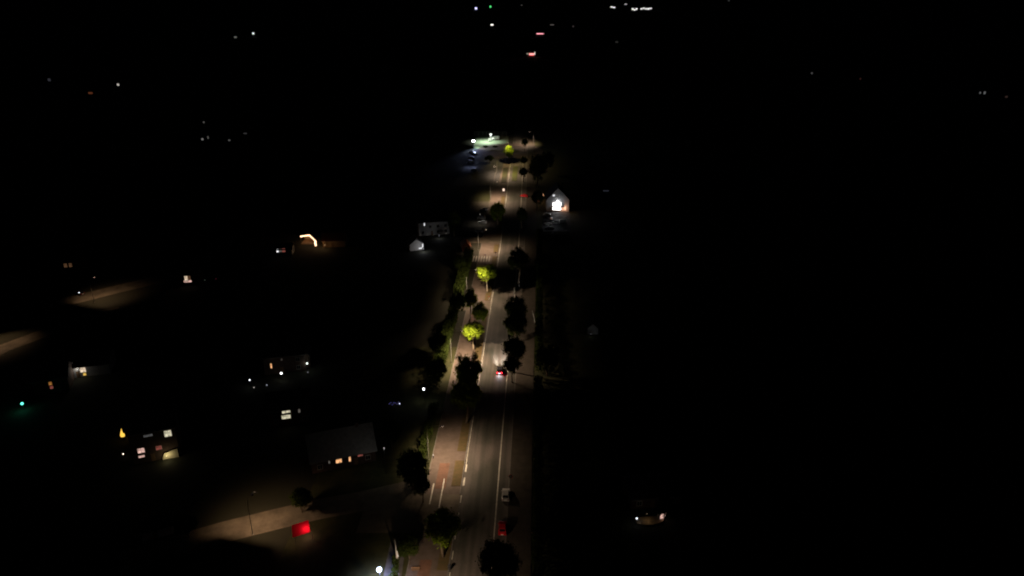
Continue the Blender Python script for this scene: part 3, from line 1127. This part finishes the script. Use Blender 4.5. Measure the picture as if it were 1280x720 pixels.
# far-left estate
house('long low building with a lit white eave line', 104, 471, 15, 9, 3.6, 2.6, R(16), GREYR, TILE, lit=[(103.5, 462, 1.5, 1.7, 'warmwhite'), (105.8, 467.5, .8, .9, 'yellow')], storeys=1, dark=False)
globe(97, 462, 2.9, .12, (1, .95, .85), 1, 60, 'small lamp beside the bright window of the long low building')
tl = empty('glow_strip', at(107, 449.5), R(16), 'thin glowing bar put in for the lit eave line of the long low building', 'strip light')
MB().box(-2.8, -.05, 2.1, 2.8, .05, 2.25).build('tube', glow('lit_eave_glow', (1, .75, .6), .55), tl)  # glowing bar stands in for light falling on the eave
for u in (-2.5, 2.5):
    MB().tube([(u, 0.1, 0), (u, 0.1, 2.2)], .05, 6).build('post', STEEL, tl)
house('dark house with a small amber window', 66, 491, 9, 8, 4.6, 2.6, R(20), BROWNBRICK, TILE, lit=[(62.8, 479.3, .8, 1.0, 'amber'), (64.4, 484, .8, .9, 'dimred')], storeys=1, dark=False)
globe(27.5, 504.5, 2.0, .36, (.12, 1, .68), 2.6, 60, 'teal green garden lamp at the far left')
globe(73, 455, 2.4, .1, (1, .95, .95), .6, 25, 'weak lamp on the wall left of the long low building')
house('distant dark house with two small peach windows', 86, 341, 10, 8, 5.0, 2.6, R(10), BROWNBRICK, TILE, lit=[(81.9, 331.8, 1.2, 1.6, 'dimbrown'), (88, 331.4, 1.1, 1.6, 'dimbrown')], storeys=2, dark=False)
globe(98.8, 365.8, 1.6, .2, (.9, .92, 1), 2, 0, 'tiny white light beside the car on the estate street')
house('small house with a pinkish lit doorway in the dark', 236, 357, 8, 7, 4.6, 2.4, R(8), BROWNBRICK, TILE, lit=[(232.6, 348.2, 1.1, 2.2, 'warmwhite'), (236.3, 346.8, 1.0, 2.0, 'dimbrown'), (234.5, 351.6, 2.9, .8, 'pink')], storeys=1, dark=False, door=False)
globe(256, 350, 1.5, .16, (.8, 1, .8), .08, 0, 'very faint greenish garden light right of the pink doorway')
globe(270, 348.5, 1.5, .3, (.7, .1, .2), .03, 0, 'very faint reddish garden light right of the pink doorway')
house('garage with one white and one red lamp-lit opening', 352, 320, 9, 6, 3.0, 1.6, R(6), GREYR, TILE, lit=[(347.0, 313.3, .9, 1.5, 'white'), (350.8, 313, 1.0, 1.4, 'dim'), (354.6, 312.8, 1.3, 1.7, 'dimred')], storeys=1, dark=False, door=False, chimney=False)

# pavilion with a glowing strip along its eaves
pv = empty('garden_pavilion', at(385, 309.5), 0, 'open garden pavilion outlined with warm glowing strip lights', 'pavilion')
pb = at(385, 309.5)
zt = 3.4


def loc(px, py, z):
    return at(px, py, z) - pb


ln = [loc(375.5, 295.6, zt), loc(380, 295, zt), loc(386.8, 294, zt), loc(391, 297.8, zt), loc(394.2, 301.2, zt)]
ln2 = ln[-1].copy()
end = Vector((ln2.x, ln2.y - .05, 1.1))
st = MB().tube([p + Vector((0, 0, .06 * (k % 2))) for k, p in enumerate(ln)], [.36, .30, .38, .33, .40], 6)
st.tube([ln[-1], ln[-1] + Vector((-.1, -.1, -1.0)), end], [.36, .44, .36], 6)
st.build('glow_strip', glow('eave_strip', (1, .62, .36), 3.0), pv)
roofp = [(p.x, p.y) for p in ln] + [(ln[-1].x, ln[0].y + 7.5), (ln[0].x, ln[0].y + 7.5)]
MB().prism(roofp, zt + .3, zt + .5, 'z').build('roof', TILE, pv)
bx0, bx1, byy = ln[0].x, ln[2].x, ln[2].y + 1.0
MB().box(bx0, byy + 3, 0, bx1 + 1.6, byy + 3.2, zt + .29).build('back_wall', mat('warm_plaster', (.5, .36, .22), .85, .15, 1), pv)
for p in (ln[0], ln[2], ln[4]):
    MB().tube([(p.x, p.y + .4, 0), (p.x, p.y + .4, zt + .29)], .08, 6).build('post', WOOD, pv)
mb = MB()
mb.box(bx0, ln[2].y - 3, .0, bx1 + 2, byy + 2.99, .12)
mb.build('deck', WOOD, pv)
light('POINT', ((bx0 + bx1) / 2, byy + .6, 2.6), 90, (1, .55, .25), pv, size=.2)
light('POINT', (ln[-1].x + 1.5, ln[-1].y - .6, 2.2), 60, (1, .55, .25), pv, size=.2)
house('low warm-lit building right of the pavilion', 418, 309, 10, 7, 3.2, 2.4, R(6), mat('ochre_render', (.30, .20, .11), .85, .15, 1), TILER, storeys=1, dark=False, chimney=False)
globe(406, 306, 2.2, .12, (1, .6, .3), 1, 70, 'small warm lamp between the pavilion and the low building')

# red canopy lit from within, near the lit side street
FABRIC = bpy.data.materials.new('red_translucent_fabric')
FABRIC.use_nodes = True
_n = FABRIC.node_tree
_n.nodes.clear()
_o = _n.nodes.new('ShaderNodeOutputMaterial')
_t = _n.nodes.new('ShaderNodeBsdfTranslucent')
_t.inputs['Color'].default_value = (.75, .01, .03, 1)
_d = _n.nodes.new('ShaderNodeBsdfDiffuse')
_d.inputs['Color'].default_value = (.55, .02, .03, 1)
_m = _n.nodes.new('ShaderNodeMixShader')
_m.inputs[0].default_value = .35
_n.links.new(_t.outputs[0], _m.inputs[1])
_n.links.new(_d.outputs[0], _m.inputs[2])
_n.links.new(_m.outputs[0], _o.inputs['Surface'])
cp = empty('canopy_tent', at(379, 674), R(28), 'small canopy tent with glowing red slanting roof beside the side street', 'tent')
hw = 1.75
_mb = MB()
_mb.quad((-hw - .5, -1.1, 2.2), (hw - .3, -1.1, 2.2), (hw + .1, 1.6, 3.2), (-hw, 1.6, 3.2))
_mb.build('roof_sheet', FABRIC, cp)
for u in (-hw, hw):
    MB().tube([(u, -1.05, 0), (u, -1.05, 2.2)], .04, 6).build('post', STEEL, cp)
    MB().tube([(u, 1.55, 0), (u, 1.55, 3.2)], .04, 6).build('post', STEEL, cp)
light('POINT', (.9, .1, 1.75), 120, (1, .5, .45), cp, size=.3)
MB().ball((.9, .1, 1.9), .08, 8, 5).build('hanging_bulb', glow('bulb_red', (1, .4, .3), 3), cp)
# pale low wall and kiosk by the same street
house('dim shed wall at the west end of the lit side street', 198, 672, 6, 4, 2.6, 1.4, R(24), GREYR, TILE, storeys=1, dark=False, chimney=False)

# right half: lit terrace
tr = empty('terrace', at(812, 652), R(8), 'dim lit curved garden terrace in the dark right half', 'terrace')
pts = [(-3.2 + 6.4 * k / 12, -.5 - .9 * math.sin(PI * k / 12)) for k in range(13)]
MB().prism(pts + [(3.2, 1.3), (-3.2, 1.3)], 0, .35, 'z').build('deck', mat('terrace_stone', (.30, .22, .13), .8, .2, 1), tr)
for k in range(7):
    a = pts[k * 2]
    MB().tube([(a[0], a[1], .35), (a[0], a[1], 1.2)], .03, 5).build('baluster', STEEL, tr)
MB().tube([(a, b, 1.2) for a, b in pts], .04, 5).build('handrail', STEEL, tr)
light('POINT', (-.6, -.2, 1.3), 6, (1, .7, .4), tr, size=.1)
MB().ball((-.6, .4, 1.9), .05, 6, 4).build('lamp', glow('terrace_bulb', (1, .7, .4), 1), tr)
globe(796, 648, 1.6, .2, (.85, .9, 1), 2.2, 4, 'cold white lamp at the left end of the dim terrace')
wdw = empty('lit_doorway', at(828.5, 650), R(20), 'pinkish white lit doorway at the right end of the terrace', 'doorway')
MB().prism([(-.75, .2), (.1, .2), (.95, 1.9), (-.6, 1.5)], 0, .08, 'y').build('opening', WG['pink'], wdw)
MB().box(-1.3, .1, 0, 1.3, .3, 2.4).build('door_wall', GREYR, wdw)
house('dark bungalow behind the lit terrace', 820, 634, 12, 8, 3.0, 2.6, R(8), BROWNBRICK, TILE, storeys=1, dark=True)
house('faintly lit pale gable in the dark right of the boulevard', 741, 418, 3.6, 5, 2.4, 1.6, R(-8), RENDERW, TILE, gable=True, storeys=1, door=False, chimney=False, dark=False)
globe(738.5, 417.5, 1.0, .08, (.9, .95, 1), .3, 3, 'tiny lamp at the foot of the faint pale gable')

# bottom-left white lamp and banner pole
globe(474, 712, 4.4, .48, (.62, .74, 1), 14, 5200, 'dazzling blue-white lamp on a post at the bottom edge', spot=146, lcol=(.55, .60, 1))
mb = MB()
mb.poly([at(476, 735, .012), at(500, 735, .012), at(506, 690, .012), at(500, 676, .012), at(489, 674, .012)])
tag(mb.build('forecourt', mat('lamp_pool_ground', (.085, .085, .09), .85, .25, .4)), kind='structure')  # pale patch added so the lamp's bluish pool shows on the ground
bp_ = empty('banner_pole', at(496, 703), 0, 'white banner pole lit blue-white near the bottom', 'banner')
MB().tube([(0, 0, 0), (0, 0, 6.2)], [.07, .04], 8).build('pole', WHITEM, bp_)
MB().prism([(.05, .6), (.55, .7), (.35, 2.6), (.05, 4.6)], -.03, .03, 'y').build('banner', WHITEM, bp_)

# ------------------------------------------------------------------ street furniture


def round_sign(p, rz, label, m=REDP, r=.42, h=2.4, group='traffic signs'):
    o = empty('traffic_sign', p, rz, label, 'traffic sign', group)
    MB().tube([(0, 0, 0), (0, 0, h + .3)], .045, 6).build('post', STEEL, o)
    MB().tube([(0, -.05, h), (0, -.09, h)], r, 18).build('sign_disc', m, o)
    MB().tube([(0, -.091, h), (0, -.10, h)], r * .68, 18).build('disc_centre', WHITEM if m is REDP else DARKMET, o)
    return o


round_sign(at(638.5, 605), R(-15), 'red traffic sign on a post behind the silver parked car', r=.5, h=2.2)
round_sign(at(618, 214), 0, 'pale round traffic sign by the blue car park', WHITEM, .6, 3.0)
round_sign(at(606.5, 325), 0, 'small sign on a post at the zebra crossing', r=.3)
round_sign(at(619.5, 320), 0, 'dark sign post at the left kerb above the glowing tree', DARKMET, .3, 1.6)
ib = empty('illuminated_bollard', at(629.5, 239.5), 0, 'square illuminated keep-clear bollard at the left kerb far up the road', 'bollard')
MB().box(-.5, -.35, 0, .5, .35, .4).build('plinth', DARKMET, ib)
MB().box(-.55, -.3, .4, .55, .3, 1.7).build('light_box', glow('bollard_light', (1, .72, .55), 1.5), ib, bevel=.05)
MB().box(-.12, -.33, .85, .12, -.301, 1.3).build('arrow_panel', REDP, ib)


def bollard(p, label, h=1.0, m=WHITEM, top=REDP):
    o = empty('bollard', p, 0, label, 'bollard', 'bollards at the kerb')
    MB().tube([(0, 0, 0), (0, 0, h * .75)], .1, 8).build('shaft', m, o)
    MB().tube([(0, 0, h * .75), (0, 0, h * .95), (0, 0, h)], [.1, .1, .05], 8).build('band', top, o)
    return o


bollard(at(611.2, 374.5), 'red and white bollard below the pale tree trunk', 1.3)
bollard(at(541.8, 573), 'bollard with a glowing top for the white glint at the foot of the curved lamp post', 1.2, DARKMET, glow('glint_white', (1, .9, .8), .9))  # glowing top paints the glint, no lamp inside
for x, y, l in ((648.7, 358, 'thin pale post at the right kerb below the lobed tree'), (642.8, 370, 'thin pale post above the merged dark trees')):
    bollard(at(x, y), l, 3.4, STEEL, STEEL)
lb = empty('litter_bin', at(562, 712), 0, 'dark litter bin on the brick path at the bottom', 'bin')
MB().tube([(0, 0, 0), (0, 0, 1.0)], [.28, .33], 12).build('bin_body', DARKMET, lb)
MB().tube([(0, 0, 1.0), (0, 0, 1.12), (0, 0, 1.2)], [.36, .34, .1], 12).build('lid', DARKMET, lb)
bn = empty('park_bench', at(519.5, 714), 0, 'dark bench beside the path at the bottom', 'bench')
MB().box(-.9, -.22, .42, .9, .22, .47).build('seat', WOOD, bn)
MB().box(-.9, .24, .5, .9, .29, .9).build('backrest', WOOD, bn)
for u in (-.75, .75):
    MB().box(u - .04, -.2, 0, u + .04, .23, .418).build('leg', DARKMET, bn)
# pale post right of the pavement, lit curve
for (x, y0_, l) in ((668.5, 404, 'pale curved garden lamp post right of the merged trees'),):
    o = empty('garden_lamp', at(x, y0_), 0, l, 'lamp')
    MB().tube([(0, 0, 0), (-.1, 0, 1.5), (-.55, 0, 3.2), (-.9, 0, 4.6)], [.14, .10, .07, .05], 6).build('post', WHITEM, o, smooth=True)
    MB().ball((-.9, 0, 4.65), .12).build('globe', WHITEM, o)
    light('POINT', (-1.3, -.6, 3.4), 10, (1, .85, .6), o, size=.05)

# ------------------------------------------------------------------ floodlit court
fm = empty('floodlight_mast', at(592, 186), 0, 'floodlight mast blazing blue-white at the corner of the green court', 'floodlight')
MB().tube([(0, 0, 0), (0, 0, 6.5)], [.18, .1], 8).build('mast', STEEL, fm)
MB().box(-1.3, -.2, 6.2, 1.3, .2, 6.5).build('crossbar', STEEL, fm)
for u in (-.48, .48):
    hd = MB().box(u - .42, -.35, 5.3, u + .42, -.02, 6.1).build('lamp_housing', DARKMET, fm)
    MB().box(u - .45, -.40, 5.2, u + .45, -.352, 6.2).build('lamp_glass', glow('flood_glass', (.80, .88, 1), 25), hd)
light('SPOT', (1.2, 1.2, 6.0), 6000, (.85, 1, .85), fm, cone=140, rot=(R(70), 0, R(-60)), size=.4)
light('SPOT', (.6, -1.0, 6.0), 3800, (.5, .6, 1), fm, cone=150, rot=(R(50), 0, R(-140)), size=.4)
m2 = empty('floodlight_mast', at(613.5, 176.5), 0, 'white cone-shaped floodlight on a slim pole behind the green court', 'floodlight')
MB().tube([(0, 0, 0), (0, 0, 4.6)], [.16, .1], 8).build('mast', WHITEM, m2)
MB().tube([(0, 0, 3.6), (0, 0, 5.5)], [.12, 1.05], 12).build('cone_lamp', glow('cone_white', (.92, 1, .9), 2), m2)
light('SPOT', (-3.0, -3.5, 8), 19000, (.88, 1, .85), m2, size=.3, cone=138, blend=.5)  # added spot, hangs clear of the mast to light the court evenly
gl = empty('globe_lamp', at(612, 177), 0, 'large round glowing lamp on the green court', 'lamp')
MB().tube([(0, 0, 0), (0, 0, .8)], .3, 10).build('foot', DARKMET, gl)
MB().ball((0, 0, 1.6), 1.3, 14, 8, .8).build('globe', glow('globe_soft', (.85, 1, .75), 1.0), gl, smooth=True)
# court fence with posts
fe = empty('court_fence', at(613, 170.8), 0, 'wire fence along the back of the green court', 'fence')
a, b = at(596, 170.8), at(636, 170.8)
W2 = (b.x - a.x) / 2
for k in range(9):
    u = -W2 + 2 * W2 * k / 8
    MB().tube([(u, 0, 0), (u, 0, 4)], .07, 6).build('post', STEEL, fe)
rl = MB()
for z in (1.0, 2.0, 3.0, 3.95):
    rl.tube([(-W2, 0.1, z), (W2, .1, z)], .035, 5)
rl.build('rails', STEEL, fe)

# ------------------------------------------------------------------ far lights
FG = 'distant lamps beyond the town'


def far_lamp(px, py, w, h, col, s, label):
    z = 8.0
    p = at(px, py, z)
    o = empty('distant_lamp', (p.x, p.y, 0), 0, label, 'lamp', FG)
    key = 'far_' + '_'.join('%02d' % int(c * 99) for c in col) + '_%d' % int(s * 10)
    MB().tube([(0, .4, 0), (0, .4, z - h * .5)], [.3, .18], 6).build('mast', DARKMET, o)
    hd = MB().box(-w / 2 - .1, .05, z - h / 2 - .1, w / 2 + .1, .8, z + h / 2 + .1).build('lamp_housing', DARKMET, o)
    MB().box(-w / 2, -.1, z - h / 2, w / 2, .045, z + h / 2).build('lamp_glass', glow(key, col, s), hd)


far_lamp(595, 10.5, 9, 9, (.62, .62, 1), 1.6, 'bluish white lamp near the top edge, left of the green one')
far_lamp(613, 8.3, 8, 8, (.1, 1, .25), 1.0, 'green lamp near the top edge')
far_lamp(615, 31, 7, 3.6, (1, .95, .9), 1.6, 'white lamp below the green one')
far_lamp(652, 6.5, 8, 3, (1, 1, .9), 0.072, 'faint lamp right of the green one at the top edge')
far_lamp(316.6, 41.8, 4.2, 4.2, (1, 1, 1), 0.922, 'bright white lamp alone at the upper left')
far_lamp(294.3, 46.4, 5.0, 2.5, (1, .97, .9), 0.168, 'dim lamp left of the bright white one at the upper left')
far_lamp(147.6, 105.8, 2.2, 2.2, (1, .95, .85), 0.48, 'small slanting white lamp at the left, above the orange glow')
far_lamp(61.5, 99.8, 3, 3, (.8, .8, 1), 0.03, 'very faint lamp near the left edge')
far_lamp(113, 116.3, 4.2, 1.8, (1, .3, .12), 0.08, 'dull orange lamp at the upper left')
far_lamp(254.7, 152.8, 1.2, 1.2, (1, 1, .9), 0.061, 'tiny lamp above the pair at the middle left')
far_lamp(253, 174, 1.3, 1.3, (1, 1, .95), 0.158, 'tiny white lamp lowest at the left of its cluster')
far_lamp(260, 171.8, .9, 1.8, (1, 1, .9), 0.041, 'tiny tall lamp right of the lowest white one')
far_lamp(286.6, 175.3, 1.4, 1.0, (1, 1, .95), 0.069, 'tiny lamp at the right end of the cluster')
far_lamp(306.5, 166.8, 2.4, .9, (1, 1, 1), 0.029, 'faint flat lamp right of the cluster')
far_lamp(690, 31, 10, 2, (1, .9, .8), 0.096, 'faint lamp pair right of the red strip')
far_lamp(716.5, 33, 4, 4, (1, .8, .8), 0.03, 'barely visible lamp right of the faint pair')
far_lamp(771, 52.5, 5, 3, (.9, .9, .8), 0.02, 'barely visible lamp below the row of bright halls')
far_lamp(1014.8, 91.5, 2.0, 2.0, (.9, .9, .9), 0.06, 'faint lamp in the upper right darkness')
far_lamp(1075.5, 98.5, 1.6, 2.2, (1, .4, .35), 0.02, 'barely visible reddish lamp in the upper right')
far_lamp(1230.8, 116, 1.9, 2.6, (.95, 1, 1), 0.096, 'small white lamp at the far right')
far_lamp(1225.2, 116, 1.5, 1.8, (.95, 1, 1), 0.036, 'dim lamp just left of the small white one at the far right')
far_lamp(1258, 121, 2.4, 1.8, (1, .6, .5), 0.024, 'barely visible lamp at the right edge')
far_lamp(911, 0.8, 12, 6, (1, 1, 1), 0.06, 'faint lamp cut by the top edge')
far_lamp(757.5, 238.5, 3.0, .6, (.7, .75, 1), 0.025, 'faint flat light right of the gabled house')


def hall(px, py, W, H, col, s, label, lit_h, bands=1, name='industrial_hall'):
    p = at(px, py)
    o = empty(name, p, 0, label, 'building', 'distant lit buildings')
    MB().box(-W / 2 - 2, 0, 0, W / 2 + 2, 18, H + 2).build('wall', GREYR, o)
    MB().prism([(-W / 2 - 2.5, H + 2.003), (W / 2 + 2.5, H + 2.003), (0, H + 4)], -.5, 18.5, 'y').build('roof', TILE, o)
    key = 'hall_' + '_'.join('%02d' % int(c * 99) for c in col) + '_%d' % int(s * 10)
    w = W / bands
    rd = random.Random(int(px))
    for k in range(bands):
        u = -W / 2 + w * (k + .5)
        hh = lit_h * rd.uniform(.6, 1)
        zz = H - lit_h / 2 + (rd.uniform(-.5, .2) * lit_h if bands > 1 else 0)
        MB().box(u - w * .46, -.2, zz - hh / 2, u + w * .46, -.02, zz + hh / 2).build('lit_window', glow(key, col, s), o)
    return o


hall(766, 10.5, 23, 9, (1, 1, .97), 1.3, 'lit hall at the left of the bright row on the horizon', 6, 2)
hall(782, 7, 14, 9, (1, 1, 1), .7, 'small lit hall above the bright row', 3.5, 1)
hall(793.2, 13.3, 25, 10, (1, .98, .95), 1.3, 'lit hall in the middle of the bright row', 7, 3)
hall(807.5, 12.3, 52, 10, (1, 1, .97), 1.1, 'widest lit hall at the right of the bright row', 6.5, 5)
h1 = hall(675, 45.5, 17, 7, (1, .35, .42), 1.8, 'far building with a pinkish red illuminated strip', 2.6, 1, 'shop_building')
h2 = hall(664.5, 70.5, 8.5, 5, (1, .30, .28), 1.8, 'nearer building with a red and white illuminated strip', 3.2, 1, 'shop_building')
MB().box(-8.2, -.2, 3.2, -4.6, -.02, 5.0).build('white_sign_panel', glow('sign_cream', (.9, .8, .6), .35), h2)
MB().box(4.3, -.2, 2.6, 5.8, -.02, 7.2).build('white_sign_panel', glow('sign_cream2', (1, .9, .75), .8), h2)
MB().box(-4, -.3, 0.8, 4, -.02, 1.8).build('red_sign_panel', glow('sign_red', (1, .03, .03), .35), h2)

# ------------------------------------------------------------------ night sky and moonlight
w = bpy.data.worlds.new('World')
sc.world = w
w.use_nodes = True
nt = w.node_tree
bg = nt.nodes['Background']
sky = nt.nodes.new('ShaderNodeTexSky')
sky.sky_type = 'NISHITA'
sky.sun_disc = False
sky.sun_elevation = R(35)
sky.sun_rotation = R(200)
nt.links.new(sky.outputs[0], bg.inputs['Color'])
bg.inputs['Strength'].default_value = 0.00022
sl = bpy.data.lights.new('moon', 'SUN')
sl.energy = 0.0008
sl.angle = R(.5)
sl.color = (.7, .8, 1)
so = bpy.data.objects.new('moon', sl)
COL.objects.link(so)
so.rotation_euler = (R(55), 0, R(20))

sc.view_settings.view_transform = 'Standard'
sc.view_settings.look = 'None'
sc.view_settings.exposure = 0
sc.view_settings.gamma = 1
sc.view_settings.use_curve_mapping = False
sc.render.engine = 'CYCLES'
sc.cycles.use_denoising = True
sc.cycles.use_light_tree = True
sc.cycles.max_bounces = 4
sc.cycles.diffuse_bounces = 2
sc.cycles.filter_width = 2.0
sc.cycles.sample_clamp_indirect = 2
